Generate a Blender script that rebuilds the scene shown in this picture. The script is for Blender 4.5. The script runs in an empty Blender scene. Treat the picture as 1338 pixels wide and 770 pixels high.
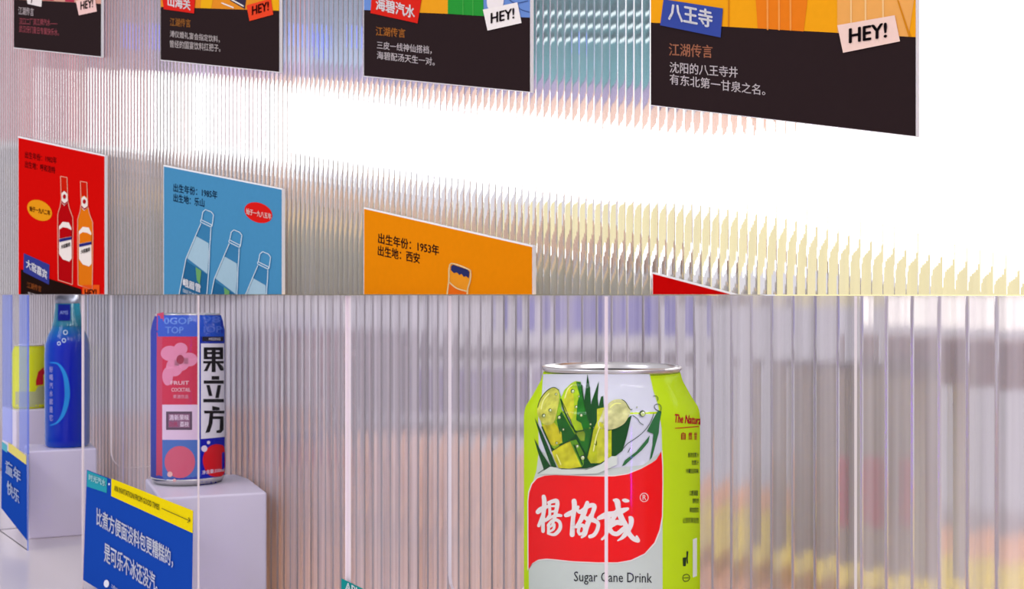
import bpy, bmesh, math, random
from mathutils import Vector, Matrix
from mathutils.geometry import tessellate_polygon
random.seed(7)

# ------------------------------------------------------------------ camera, world, lights, exposure
S = bpy.context.scene
COL = S.collection
H = 1.5                      # eye level, metres
F, CX, CY = 1700.0, 669.0, 385.0
cam = bpy.data.cameras.new('camera')
cam.sensor_width = 36.0
cam.lens = F / 1338.0 * 36.0
cam.clip_start = 0.02
cam.dof.use_dof = True
cam.dof.focus_distance = 0.52
cam.dof.aperture_fstop = cam.lens / 0.8       # 0.8 mm pupil
camo = bpy.data.objects.new('camera', cam)
camo.location = (0, 0, H)
camo.rotation_euler = (math.radians(90), 0, 0)
COL.objects.link(camo)
S.camera = camo

W = bpy.data.worlds.new('world'); S.world = W; W.use_nodes = True
bg = W.node_tree.nodes['Background']
bg.inputs[0].default_value = (0.95, 0.92, 0.98, 1)
bg.inputs[1].default_value = 0.90

def area(name, loc, aim, sx, sy, power, col):
    l = bpy.data.lights.new(name, 'AREA'); l.shape = 'RECTANGLE'; l.size = sx; l.size_y = sy
    l.energy = power; l.color = col
    o = bpy.data.objects.new(name, l); COL.objects.link(o)
    o.location = loc
    o.rotation_euler = (Vector(aim) - Vector(loc)).to_track_quat('-Z', 'Y').to_euler()
    return o
area('shop_light', (1.2, -1.2, 3.3), (0, 0.9, 1.4), 1.6, 0.5, 26, (1.0, 0.96, 0.92))
area('shop_light', (-1.7, -0.5, 3.0), (-0.2, 1.0, 1.4), 1.2, 0.4, 12, (0.85, 0.88, 1.0))
area('back_light', (0.9, 2.4, 3.2), (0.3, 2.2, 1.2), 1.5, 0.6, 34, (1.0, 0.90, 0.78))

S.view_settings.view_transform = 'Standard'
S.view_settings.look = 'None'
S.view_settings.gamma = 1
S.view_settings.use_curve_mapping = False
S.view_settings.exposure = 0.0
S.cycles.use_denoising = True
S.cycles.max_bounces = 12
S.cycles.transmission_bounces = 10
S.cycles.transparent_max_bounces = 24
S.cycles.glossy_bounces = 4
S.cycles.diffuse_bounces = 3
S.cycles.caustics_refractive = False
S.cycles.caustics_reflective = False
S.cycles.sample_clamp_indirect = 3

# ------------------------------------------------------------------ materials
def lin(h):
    h = h.lstrip('#')
    c = [int(h[i:i + 2], 16) / 255 for i in (0, 2, 4)]
    return tuple(x / 12.92 if x <= 0.04045 else ((x + 0.055) / 1.055) ** 2.4 for x in c) + (1,)

_M = {}
def mat(h, rough=0.5, metal=0.0, spec=0.3, vary=0.0, scale=30.0, coat=0.0, stretch=None):
    key = (h, rough, metal, spec, vary, scale, coat, stretch)
    if key in _M: return _M[key]
    m = bpy.data.materials.new('surface_' + h.strip('#')); m.use_nodes = True
    nt = m.node_tree; b = nt.nodes['Principled BSDF']
    c = lin(h)
    b.inputs['Base Color'].default_value = c
    b.inputs['Roughness'].default_value = rough
    b.inputs['Metallic'].default_value = metal
    b.inputs['Specular IOR Level'].default_value = spec
    b.inputs['Coat Weight'].default_value = coat
    b.inputs['Coat Roughness'].default_value = 0.06
    if vary:
        tc = nt.nodes.new('ShaderNodeTexCoord'); n = nt.nodes.new('ShaderNodeTexNoise')
        mp = nt.nodes.new('ShaderNodeMapping')
        if stretch: mp.inputs['Scale'].default_value = stretch
        n.inputs['Scale'].default_value = scale; n.inputs['Detail'].default_value = 3
        r = nt.nodes.new('ShaderNodeMixRGB')
        r.inputs[1].default_value = tuple(min(1, x * (1 - vary)) for x in c[:3]) + (1,)
        r.inputs[2].default_value = tuple(min(1, x * (1 + vary)) for x in c[:3]) + (1,)
        nt.links.new(tc.outputs['Object'], mp.inputs[0]); nt.links.new(mp.outputs[0], n.inputs['Vector'])
        nt.links.new(n.outputs['Fac'], r.inputs[0]); nt.links.new(r.outputs[0], b.inputs['Base Color'])
    _M[key] = m
    return m

def ink(h, gloss=0.0, rough=0.035, mott=0.04, sc=260):
    """printed ink: matte, with an optional thin varnish; fine procedural mottling of the print"""
    key = ('ink', h, gloss, rough, mott)
    if key in _M: return _M[key]
    m = bpy.data.materials.new('ink_' + h.strip('#')); m.use_nodes = True
    nt = m.node_tree; nt.nodes.clear(); N = nt.nodes.new; L = nt.links.new
    c = lin(h); d = N('ShaderNodeBsdfDiffuse'); o = N('ShaderNodeOutputMaterial')
    tc = N('ShaderNodeTexCoord'); n = N('ShaderNodeTexNoise'); n.inputs['Scale'].default_value = sc; n.inputs['Detail'].default_value = 4
    r = N('ShaderNodeMixRGB'); r.inputs[1].default_value = tuple(x * (1 - mott) for x in c[:3]) + (1,)
    r.inputs[2].default_value = tuple(min(1, x * (1 + mott)) for x in c[:3]) + (1,)
    L(tc.outputs['Object'], n.inputs['Vector']); L(n.outputs['Fac'], r.inputs[0]); L(r.outputs[0], d.inputs[0])
    if gloss:
        g = N('ShaderNodeBsdfGlossy'); g.inputs['Roughness'].default_value = rough
        f = N('ShaderNodeMixShader'); f.inputs[0].default_value = gloss
        L(d.outputs[0], f.inputs[1]); L(g.outputs[0], f.inputs[2]); L(f.outputs[0], o.inputs[0])
    else: L(d.outputs[0], o.inputs[0])
    _M[key] = m
    return m

def emit(h, s):
    m = bpy.data.materials.new('glow_' + h.strip('#')); m.use_nodes = True
    nt = m.node_tree; nt.nodes.clear()
    e = nt.nodes.new('ShaderNodeEmission'); o = nt.nodes.new('ShaderNodeOutputMaterial')
    e.inputs[0].default_value = lin(h); e.inputs[1].default_value = s
    nt.links.new(e.outputs[0], o.inputs[0])
    return m

def fluted_glass(name, rough, haze, tint, hazecol):
    """clear extruded polycarbonate: refracting, with a milky share that scatters"""
    m = bpy.data.materials.new(name); m.use_nodes = True
    nt = m.node_tree; nt.nodes.clear(); N = nt.nodes.new; L = nt.links.new
    g = N('ShaderNodeBsdfRefraction'); g.inputs['Color'].default_value = tint
    g.inputs['Roughness'].default_value = rough; g.inputs['IOR'].default_value = 1.45
    gl = N('ShaderNodeBsdfGlossy'); gl.inputs['Roughness'].default_value = 0.12
    fr = N('ShaderNodeFresnel'); fr.inputs['IOR'].default_value = 1.45
    df = N('ShaderNodeBsdfDiffuse'); df.inputs['Color'].default_value = hazecol
    tc = N('ShaderNodeTexCoord'); mp = N('ShaderNodeMapping'); mp.inputs['Scale'].default_value = (160, 160, 2.0)
    no = N('ShaderNodeTexNoise'); no.inputs['Scale'].default_value = 1.0; no.inputs['Detail'].default_value = 2
    mr = N('ShaderNodeMapRange'); mr.inputs[1].default_value = 0.3; mr.inputs[2].default_value = 0.7
    mr.inputs[3].default_value = haze * 0.6; mr.inputs[4].default_value = haze * 1.4
    L(tc.outputs['Object'], mp.inputs[0]); L(mp.outputs[0], no.inputs['Vector']); L(no.outputs['Fac'], mr.inputs[0])
    m1 = N('ShaderNodeMixShader'); m2 = N('ShaderNodeMixShader'); o = N('ShaderNodeOutputMaterial')
    L(fr.outputs[0], m1.inputs[0]); L(g.outputs[0], m1.inputs[1]); L(gl.outputs[0], m1.inputs[2])
    L(mr.outputs[0], m2.inputs[0]); L(m1.outputs[0], m2.inputs[1]); L(df.outputs[0], m2.inputs[2])
    L(m2.outputs[0], o.inputs[0])
    return m

def acrylic(name='clear_acrylic', tint=(0.99, 0.99, 1.0, 1), milk=0.004):
    """thin flat clear sheet: straight-through transmission, fresnel gloss, small diffuse share"""
    m = bpy.data.materials.new(name); m.use_nodes = True
    nt = m.node_tree; nt.nodes.clear(); N = nt.nodes.new; L = nt.links.new
    t = N('ShaderNodeBsdfTransparent'); t.inputs[0].default_value = tint
    g = N('ShaderNodeBsdfGlossy'); g.inputs['Roughness'].default_value = 0.03
    d = N('ShaderNodeBsdfDiffuse'); d.inputs[0].default_value = (0.9, 0.88, 1, 1)
    f = N('ShaderNodeFresnel'); f.inputs[0].default_value = 1.09
    m1 = N('ShaderNodeMixShader'); m2 = N('ShaderNodeMixShader'); o = N('ShaderNodeOutputMaterial')
    ge = N('ShaderNodeNewGeometry'); mu = N('ShaderNodeMath'); mu.operation = 'MULTIPLY'; iv = N('ShaderNodeMath'); iv.operation = 'SUBTRACT'
    iv.inputs[0].default_value = 1.0; L(ge.outputs['Backfacing'], iv.inputs[1]); L(iv.outputs[0], mu.inputs[0]); L(f.outputs[0], mu.inputs[1])
    L(mu.outputs[0], m1.inputs[0]); L(t.outputs[0], m1.inputs[1]); L(g.outputs[0], m1.inputs[2])
    m2.inputs[0].default_value = milk
    L(m1.outputs[0], m2.inputs[1]); L(d.outputs[0], m2.inputs[2]); L(m2.outputs[0], o.inputs[0])
    return m

# ------------------------------------------------------------------ object helpers
def tag(o, label, cat, group=None):
    o['label'] = label; o['category'] = cat
    if group: o['group'] = group
    return o
def empty(name, loc, label, cat, group=None):
    o = bpy.data.objects.new(name, None); COL.objects.link(o); o.location = loc
    o.empty_display_size = 0.02
    bpy.context.view_layer.update()
    return tag(o, label, cat, group)
def link(name, bm, m, parent=None, smooth=False, base=None):
    """bmesh in world coordinates -> one object; its origin goes to the parent's"""
    me = bpy.data.meshes.new(name)
    off = Vector((0, 0, 0))
    p = parent
    while p is not None: off += Vector(p.location); p = p.parent
    if base is not None and parent is None: off = Vector(base)
    bmesh.ops.translate(bm, verts=bm.verts, vec=-off)
    bm.to_mesh(me); bm.free()
    for mm in (m if isinstance(m, (list, tuple)) else [m]): me.materials.append(mm)
    if smooth:
        for f in me.polygons: f.use_smooth = True
    o = bpy.data.objects.new(name, me); COL.objects.link(o)
    if parent is not None: o.parent = parent
    elif base is not None: o.location = base
    return o
def struct(o):
    o['kind'] = 'structure'; return o

# directions of the two fluted walls and the row of cases (left end farther away)
def axes(vp):
    l = math.hypot(F, CX - vp)
    u = Vector((CX - vp, -F, 0)) / l        # towards the near (right) end
    n = Vector((F, CX - vp, 0)) / l         # into the wall
    return u, n
UU, UN = axes(-900); LU, LN = axes(-435)
EYE = Vector((0, 0, H))
def ray(x, y): return Vector(((x - CX) / F, 1.0, (CY - y) / F))
class Plane:                                 # vertical plane n.p = D
    def __init__(s, n, D): s.n, s.D = n, D
    def __call__(s, x, y, off=0.0):
        r = ray(x, y); t = (s.D - off) / r.dot(s.n); return EYE + r * t
class Lathe:                                 # surface of revolution
    def __init__(s, c, prof): s.c, s.prof = c, prof
    def rad(s, z):
        P = s.prof; h = z - s.c.z
        if h <= P[0][0]: return P[0][1]
        for (a, ra), (b, rb) in zip(P, P[1:]):
            if h <= b: return ra + (rb - ra) * (h - a) / max(b - a, 1e-9)
        return P[-1][1]
    def __call__(s, x, y, off=0.0):
        r = ray(x, y); a = r.x ** 2 + 1; R = s.rad(H + r.z * s.c.y)
        for k in range(14):
            RR = R + off
            b = -(r.x * s.c.x + s.c.y); cc = s.c.x ** 2 + s.c.y ** 2 - RR * RR
            disc = max(0.0, b * b - a * cc); t = (-b - math.sqrt(disc)) / a
            R = 0.5 * R + 0.5 * s.rad(H + r.z * t)
        p = EYE + r * t
        d = Vector((p.x - s.c.x, p.y - s.c.y)); d = d.normalized() * (R + off)
        return Vector((s.c.x + d.x, s.c.y + d.y, p.z))

# ------------------------------------------------------------------ flat print (2D shapes laid on a surface)
def poly2(bm, pts, holes=()):
    loops = [[Vector((p[0], p[1], 0)) for p in pts]] + [[Vector((p[0], p[1], 0)) for p in h] for h in holes]
    vs = [bm.verts.new(v) for l in loops for v in l]
    for t in tessellate_polygon(loops):
        try: bm.faces.new([vs[i] for i in t])
        except ValueError: pass
def spline(pts, closed=True, n=6):
    out = []; N = len(pts)
    rng = range(N if closed else N - 1)
    g = (lambda i: pts[i % N]) if closed else (lambda i: pts[max(0, min(N - 1, i))])
    for i in rng:
        p0, p1, p2, p3 = g(i - 1), g(i), g(i + 1), g(i + 2)
        for k in range(n):
            t = k / n
            out.append(tuple(0.5 * (2 * p1[j] + (p2[j] - p0[j]) * t + (2 * p0[j] - 5 * p1[j] + 4 * p2[j] - p3[j]) * t * t
                             + (-p0[j] + 3 * p1[j] - 3 * p2[j] + p3[j]) * t ** 3) for j in range(len(p1))))
    if not closed: out.append(tuple(pts[-1]))
    return out
def ell(cx, cy, rx, ry, sl=0.0, n=28):
    return [(cx + rx * math.cos(a), cy + ry * math.sin(a) + sl * rx * math.cos(a)) for a in (2 * math.pi * k / n for k in range(n))]
def stroke2(bm, pts, w=None, smooth=True):
    """polyline of (x, y[, w]) drawn as a ribbon with round ends"""
    if w is not None: pts = [(p[0], p[1], w) for p in pts]
    if smooth and len(pts) > 2: pts = spline(pts, False, 5)
    for (x0, y0, a), (x1, y1, b) in zip(pts, pts[1:]):
        d = Vector((x1 - x0, y1 - y0)); L = d.length
        if L < 1e-6: continue
        d /= L; q = Vector((-d.y, d.x))
        poly2(bm, [(x0 + q.x * a / 2, y0 + q.y * a / 2), (x1 + q.x * b / 2, y1 + q.y * b / 2),
                   (x1 - q.x * b / 2, y1 - q.y * b / 2), (x0 - q.x * a / 2, y0 - q.y * a / 2)])
    for (x, y, a) in (pts if smooth else (pts[0], pts[-1])):
        if a > 1.2: poly2(bm, ell(x, y, a / 2, a / 2, 0, 8))
_T = {}
def text_mesh(body, bold):
    k = (body, bold)
    if k not in _T:
        c = bpy.data.curves.new('t', 'FONT'); c.body = body; c.offset = bold; c.resolution_u = 2
        o = bpy.data.objects.new('t', c); COL.objects.link(o)
        dg = bpy.context.evaluated_depsgraph_get()
        me = bpy.data.meshes.new_from_object(o.evaluated_get(dg))
        v = [(p.co.x, p.co.y) for p in me.vertices]; f = [tuple(p.vertices) for p in me.polygons]
        bpy.data.objects.remove(o); bpy.data.curves.remove(c); bpy.data.meshes.remove(me)
        _T[k] = (v, f)
    return _T[k]
def text2(bm, body, p0, p1, h, bold=0.0, shear=0.0):
    """p0, p1: bottom left and bottom right in the picture frame, h: height of the glyphs"""
    v, f = text_mesh(body, 0.0)
    if bold:                                     # heavier weight: the glyph laid down again with small shifts
        e = bold * 0.9
        copies = [(0, 0), (e, 0), (-e, 0), (0, e * .6), (0, -e * .6)]
        n = len(v); v0, f0 = v, f; v = []; f = []
        for i, (ax, ay) in enumerate(copies):
            v += [(x + ax, y + ay) for x, y in v0]; f += [tuple(q + i * n for q in t) for t in f0]
    x0, x1 = min(p[0] for p in v), max(p[0] for p in v); y0, y1 = min(p[1] for p in v), max(p[1] for p in v)
    vs = []
    for (x, y) in v:
        a = (x - x0) / (x1 - x0); b = (y - y0) / (y1 - y0)
        vs.append(bm.verts.new((p0[0] + (p1[0] - p0[0]) * a + shear * h * b, p0[1] + (p1[1] - p0[1]) * a - h * b, 0)))
    for q in f:
        try: bm.faces.new([vs[i] for i in q])
        except ValueError: pass
def cut(bm, co, no, clear):
    bmesh.ops.bisect_plane(bm, geom=bm.verts[:] + bm.edges[:] + bm.faces[:], plane_co=co, plane_no=no, clear_outer=clear)
def lay(bm, surf, off, step=None, ymax=None):
    """2D bmesh (photo frame) -> surface; step grids it for curved surfaces"""
    if ymax is not None and bm.verts: cut(bm, (0, ymax, 0), (0, 1, 0), True)
    if step and bm.verts:
        sx, sy = step
        xs = [v.co.x for v in bm.verts]; ys = [v.co.y for v in bm.verts]
        x = math.floor(min(xs) / sx) * sx + sx
        while x < max(xs): cut(bm, (x, 0, 0), (1, 0, 0), False); x += sx
        y = math.floor(min(ys) / sy) * sy + sy
        while y < max(ys): cut(bm, (0, y, 0), (0, 1, 0), False); y += sy
        bmesh.ops.triangulate(bm, faces=bm.faces[:])
    for v in bm.verts: v.co = surf(v.co.x, v.co.y, off)
    for f in bm.faces:
        f.normal_update()
        if f.normal.dot(f.calc_center_median() - EYE) > 0: f.normal_flip()
    return bm
class Ink:
    """prints on one surface; every call makes one part"""
    def __init__(s, surf, parent, step=None, ymax=None, base=0.0002, rough=0.45, coat=0.0):
        s.surf, s.parent, s.step, s.ymax, s.base, s.rough, s.coat = surf, parent, step, ymax, base, rough, coat
    def put(s, name, bm, col, layer, parent=None, label=None):
        lay(bm, s.surf, s.base * layer, s.step, s.ymax)
        if not bm.faces: bm.free(); return None
        m = col if not isinstance(col, str) else (ink(col, s.coat, mott=0.75, sc=330) if name in ('cane_segment', 'cane_tip') else ink(col, s.coat))
        o = link(name, bm, m, parent or s.parent, smooth=bool(s.step))
        if label: o['label'] = label
        return o
    def poly(s, name, pts, col, layer, parent=None, sm=False, label=None, holes=()):
        bm = bmesh.new(); poly2(bm, spline(pts) if sm else pts, holes); return s.put(name, bm, col, layer, parent, label)
    def polys(s, name, lst, col, layer, parent=None, label=None):
        bm = bmesh.new()
        for p in lst: poly2(bm, p)
        return s.put(name, bm, col, layer, parent, label)
    def each(s, name, lst, col, layer, parent=None):
        for p in lst: s.poly(name, p, col, layer, parent)
    def lines(s, name, lst, w, col, layer, parent=None, sm=True):
        bm = bmesh.new()
        for p in lst: stroke2(bm, p, w, sm)
        return s.put(name, bm, col, layer, parent)
    def text(s, body, p0, p1, h, col, layer, bold=0.0, parent=None, shear=0.0, name='lettering'):
        bm = bmesh.new(); text2(bm, body, p0, p1, h, bold, shear); return s.put(name, bm, col, layer, parent)

def slab_px(bm, pts, surf, d0, d1):
    """prism between two depths (offsets towards the eye) whose front outline is pts"""
    fr = [surf(x, y, d1) for x, y in pts]; k = surf.n * (d1 - d0)
    a = [bm.verts.new(p) for p in fr]; b = [bm.verts.new(p + k) for p in fr]
    bm.faces.new(a); bm.faces.new(b[::-1])
    for i in range(len(a)):
        j = (i + 1) % len(a); bm.faces.new((a[j], a[i], b[i], b[j]))
    bmesh.ops.recalc_face_normals(bm, faces=bm.faces)
def clip(pts, ymax):
    out = []
    for i, p in enumerate(pts):
        q = pts[(i + 1) % len(pts)]
        if p[1] <= ymax: out.append(p)
        if (p[1] <= ymax) != (q[1] <= ymax):
            t = (ymax - p[1]) / (q[1] - p[1]); out.append((p[0] + (q[0] - p[0]) * t, ymax))
    return out
def box_bm(bm, o, a, b, c):
    """parallelepiped at corner o with edge vectors a, b, c"""
    o, a, b, c = map(Vector, (o, a, b, c))
    v = [bm.verts.new(o + a * i + b * j + c * k) for i in (0, 1) for j in (0, 1) for k in (0, 1)]
    fs = [bm.faces.new([v[i] for i in q]) for q in ((0, 1, 3, 2), (4, 6, 7, 5), (0, 4, 5, 1), (2, 3, 7, 6), (0, 2, 6, 4), (1, 5, 7, 3))]
    bmesh.ops.recalc_face_normals(bm, faces=fs)
    return fs
def bevel(bm, w, seg=2):
    bmesh.ops.bevel(bm, geom=bm.edges[:], offset=w, segments=seg, affect='EDGES', profile=0.5)
def lathe_bm(bm, c, prof, seg=96, cap=True):
    rings = []
    for z, r in prof:
        rings.append([bm.verts.new((c.x + r * math.cos(2 * math.pi * k / seg), c.y + r * math.sin(2 * math.pi * k / seg), c.z + z)) for k in range(seg)])
    for a, b in zip(rings, rings[1:]):
        for k in range(seg):
            j = (k + 1) % seg; bm.faces.new((a[k], a[j], b[j], b[k]))
    if cap:
        bm.faces.new(rings[0][::-1]); bm.faces.new(rings[-1])
    bmesh.ops.recalc_face_normals(bm, faces=bm.faces)

UPD = 0.539       # distance of the upper fluted wall from the eye
LOD = 772 * LN.x / F * 1.0
SHELF = 0.238     # counter top below the eye

# ------------------------------------------------------------------ structure: fluted walls
def fluted(name, n, u, D, s0, s1, z0, z1, pitch, depth, thick, m, profile):
    bm = bmesh.new(); cols = []
    s = s0
    while s < s1:
        for a, d in profile:
            f = n * (D - d * depth) + u * (s + a * pitch)
            cols.append(f)
        s += pitch
    front = [(bm.verts.new((p.x, p.y, z0)), bm.verts.new((p.x, p.y, z1))) for p in cols]
    e0 = n * (D + thick) + u * s0; e1 = n * (D + thick) + u * cols[-1].dot(u)
    b0 = (bm.verts.new((e0.x, e0.y, z0)), bm.verts.new((e0.x, e0.y, z1)))
    b1 = (bm.verts.new((e1.x, e1.y, z0)), bm.verts.new((e1.x, e1.y, z1)))
    for a, b in zip(front, front[1:]): bm.faces.new((a[0], b[0], b[1], a[1]))
    bm.faces.new((b0[0], b0[1], b1[1], b1[0]))
    bm.faces.new((front[0][0], front[0][1], b0[1], b0[0])); bm.faces.new((front[-1][0], b1[0], b1[1], front[-1][1]))
    bm.faces.new([f[1] for f in front] + [b1[1], b0[1]]); bm.faces.new([f[0] for f in front][::-1] + [b0[0], b1[0]])
    bmesh.ops.recalc_face_normals(bm, faces=bm.faces)
    return struct(link(name, bm, m))
upper_pc = fluted_glass('fluted_polycarbonate_fine', 0.05, 0.10, (0.99, 0.985, 0.99, 1), (0.80, 0.78, 0.82, 1))
lower_pc = fluted_glass('fluted_polycarbonate_wide', 0.10, 0.44, (0.98, 0.96, 0.98, 1), (0.76, 0.69, 0.73, 1))
PU = Plane(UN, UPD)
def s_at(surf, u, X): return surf(X, 385).dot(u)
su0, su1 = s_at(PU, UU, -60), s_at(PU, UU, 1420) + 0.35
prof_u = [(0.0, -0.15), (0.06, 0.35), (0.18, 0.75), (0.34, 0.95), (0.5, 1.0), (0.66, 0.95), (0.82, 0.75), (0.94, 0.35)]
fluted('wall_upper', UN, UU, UPD, su0, su1, H, H + 0.75, 0.006, 0.00036, 0.004, upper_pc, prof_u)
LOD = Plane(LN, 0.381).D
PL = Plane(LN, LOD)
sl0, sl1 = s_at(PL, LU, -80), s_at(PL, LU, 1420) + 0.35
prof_l = [(0.0, 1.0), (0.035, 0.2), (0.07, 0.0), (0.3, 0.16), (0.5, 0.22), (0.7, 0.16), (0.92, 0.0), (0.965, 0.6)]
fluted('wall_lower', LN, LU, LOD, sl0, sl1, H - SHELF, H - 0.0005, 0.012, 0.0008, 0.005, lower_pc, prof_l)

# the shop behind
bm = bmesh.new(); box_bm(bm, (-6, -3, -0.05), (12, 0, 0), (0, 12, 0), (0, 0, 0.05))
struct(link('floor', bm, mat('c9b7ae', 0.4, vary=0.06, scale=3)))
PB = Plane(LN, 2.6)
bm = bmesh.new(); slab_px(bm, [(-900, -900), (2400, -900), (2400, 1200), (-900, 1200)], PB, -0.1, 0.0)
for v in bm.verts: v.co.z = max(0.0, v.co.z)
wall_back = struct(link('wall_back', bm, mat('cfbfcf', 0.7, vary=0.08, scale=1.5)))

# ------------------------------------------------------------------ things behind the upper wall
PG = Plane(UN, 0.95)
def yl(m, x): return -15 + m * (x + 900)
def band(x0, x1, m0, m1): return [(x0, yl(m0, x0)), (x1, yl(m0, x1)), (x1, yl(m1, x1)), (x0, yl(m1, x0))]
def back_thing(name, pts, col, label, cat, d=0.0, th=0.03, m=None):
    bm = bmesh.new(); slab_px(bm, pts, PG, d, d + th)
    for v in bm.verts: v.co.z = max(v.co.z, H - 0.01)
    lo = sum((v.co for v in bm.verts), Vector()) / len(bm.verts); lo.z = min(v.co.z for v in bm.verts)
    return tag(link(name, bm, m or mat(col, 0.6, vary=0.08, scale=6), base=lo), label, cat)
light_box = [(165, 90), (400, 112), (960, 179), (1000, 150), (1000, -420), (2300, -420), (2300, 470), (1500, 385), (1330, 366), (1100, 325), (960, 288), (820, 266), (700, 262), (400, 222), (165, 192)]
back_thing('light_box', light_box, 'ffffff', 'wide glowing white light box behind the fine fluted panel between the two poster rows', 'light', 0.10, 0.04, emit('ffffff', 8.0))
back_thing('teal_board', band(560, 900, -0.35, 0.0745), '3a6c74', 'teal board behind the fluted panel, between the green-striped poster and the amber-striped one', 'board')
back_thing('teal_board', band(345, 556, -0.35, 0.0745), '7a86a0', 'grey blue board behind the fluted panel left of the green-striped poster', 'board')
back_thing('purple_beam', band(345, 900, 0.0750, 0.0878), '6d6480', 'dusky purple beam under the teal board behind the fluted panel', 'beam')
back_thing('tan_beam', band(300, 1200, 0.0882, 0.106), '9c8276', 'tan beam just above the glowing white band', 'beam')
back_thing('mauve_board', band(155, 340, -0.35, 0.10), 'a28fa8', 'mauve board behind the fluted panel between the two leftmost upper posters', 'board')
back_thing('brown_post', [(122, -200), (150, -200), (150, 384), (122, 384)], '9a7b6c', 'narrow brown post behind the fluted panel at the far left', 'post', 0.15)
back_thing('pink_board', [(-160, -300), (118, -300), (118, 196), (-160, 168)], 'e0808c', 'pink board behind the fluted panel at the left edge', 'board')
back_thing('grey_board', [(-160, 176), (95, 200), (95, 390), (-160, 390)], '9c949c', 'grey board low at the left edge behind the red bottle poster', 'board')
back_thing('sand_beam', band(100, 840, 0.197, 0.214), '8a705c', 'dark sand beam under the glowing white band', 'beam')
back_thing('grey_beam', band(100, 1010, 0.2143, 0.232), '7f7a78', 'grey beam below the dark sand beam behind the fluted panel', 'beam')
back_thing('ochre_beam', band(100, 1010, 0.2323, 0.262), 'a58e66', 'ochre beam below the grey beam behind the fluted panel', 'beam')
back_thing('olive_board', band(100, 1010, 0.2623, 0.40), '74715e', 'olive board lowest behind the fluted panel', 'board')
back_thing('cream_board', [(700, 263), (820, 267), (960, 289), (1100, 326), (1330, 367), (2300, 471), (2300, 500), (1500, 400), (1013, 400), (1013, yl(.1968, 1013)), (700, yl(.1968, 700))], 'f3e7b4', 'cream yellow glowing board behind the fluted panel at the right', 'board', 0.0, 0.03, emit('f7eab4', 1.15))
b = bmesh.new(); slab_px(b, [(800, 318), (962, 352), (962, 362), (800, 328)], PG, 0.032, 0.045)
tag(link('tube_light', b, emit('ffffff', 3)), 'thin white light tube above the red poster corner', 'light')
b = bmesh.new(); slab_px(b, [(168, 28), (196, 32), (196, 66), (168, 62)], PG, 0.032, 0.045)
tag(link('blue_lamp', b, emit('5a6cff', 1.6)), 'small blue lamp glowing between the two leftmost upper posters', 'light')
b = bmesh.new(); slab_px(b, [(392, 30), (408, 32), (408, 62), (392, 60)], PG, 0.032, 0.045)
tag(link('blue_lamp', b, emit('6f8cff', 1.6)), 'small blue lamp glowing left of the green-striped poster', 'light')
for yy in (12, 29, 47):
    b = bmesh.new()
    slab_px(b, [(700, yy + 2), (846, yy + 5), (846, yy + 9), (700, yy + 6)], PG, 0.032, 0.036)
    tag(link('tube_light', b, emit('e8fbff', 1.3)), 'thin pale tube light, %s of three beside the amber-striped poster' % {12: 'topmost', 29: 'middle', 47: 'lowest'}[yy], 'light')

# ------------------------------------------------------------------ counter and what stands behind the lower wall
def npos(n, u, a, b, z=0.0): return n * a + u * b + Vector((0, 0, z))
t = empty('display_counter', npos(LN, LU, 0.4, -0.6, 0), 'long pale display counter carrying the white plinths and clear cases', 'counter')
bm = bmesh.new(); box_bm(bm, npos(LN, LU, 0.08, -2.6), LU * 3.4, LN * 0.29, (0, 0, H - SHELF - 0.02)); link('body', bm, mat('d8d2dc', 0.5, vary=0.03), t)
bm = bmesh.new(); box_bm(bm, npos(LN, LU, 0.06, -2.6, H - SHELF - 0.02), LU * 3.4, LN * 0.319, (0, 0, 0.02)); bevel(bm, 0.002)
link('top', bm, mat('ede4e2', 0.18, spec=0.6, vary=0.05, scale=5), t)
t = empty('service_table', npos(LN, LU, 0.9, -0.6, 0), 'peach table behind the wide fluted panel with a yellow edge strip', 'table')
bm = bmesh.new(); box_bm(bm, npos(LN, LU, 0.392, -2.6), LU * 3.6, LN * 0.72, (0, 0, H - SHELF)); link('body', bm, mat('efac72', 0.5, vary=0.05), t)
bm = bmesh.new(); box_bm(bm, npos(LN, LU, 0.76, -1.12, H - SHELF), LU * 2.02, LN * 0.17, (0, 0, 0.016)); link('edge_strip', bm, mat('e8cc1c', 0.5), t)
PK = Plane(LN, 0.74)
def lower_thing(name, pts, col, label, cat, surf=PK, th=0.03, m=None, d=0.0):
    bm = bmesh.new(); slab_px(bm, pts, surf, d, d + th)
    for v in bm.verts: v.co.z = max(v.co.z, H - SHELF)
    lo = sum((v.co for v in bm.verts), Vector()) / len(bm.verts); lo.z = min(v.co.z for v in bm.verts)
    return tag(link(name, bm, m or mat(col, 0.6, vary=0.06, scale=6), base=lo), label, cat)
lower_thing('grey_cabinet', [(1000, 478), (1215, 486), (1215, 760), (1000, 712)], 'b6bfb2', 'pale grey green cabinet dimly seen behind the wide fluted panel right of the lime can', 'cabinet')
lower_thing('cabinet_lid', [(985, 470), (1225, 478), (1225, 485.5), (985, 477.4)], '6f6a72', 'dark lid on the pale grey green cabinet', 'lid', d=0.005)
lower_thing('red_bottle', [(1112, 600), (1130, 604), (1130, 690), (1112, 686)], 'b52848', 'dark red bottle shape standing behind the wide fluted panel', 'bottle', d=0.04)
lower_thing('window_light', [(1150, 387), (1420, 387), (1420, 436), (1150, 424)], 'ffffff', 'bright white lamp panel behind the wide fluted panel at the right', 'light', m=emit('fff8f0', 2.6))
lower_thing('brown_beam', [(1130, 437), (1420, 452), (1420, 520), (1130, 490)], '8f756f', 'brown beam under the bright lamp panel', 'beam')
lower_thing('blue_lamp', [(690, 387), (860, 387), (860, 440), (690, 432)], '7a78ff', 'blue violet lamp panel glowing above the lime can behind the panel', 'light', m=emit('6e6cf0', 0.75))
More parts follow.
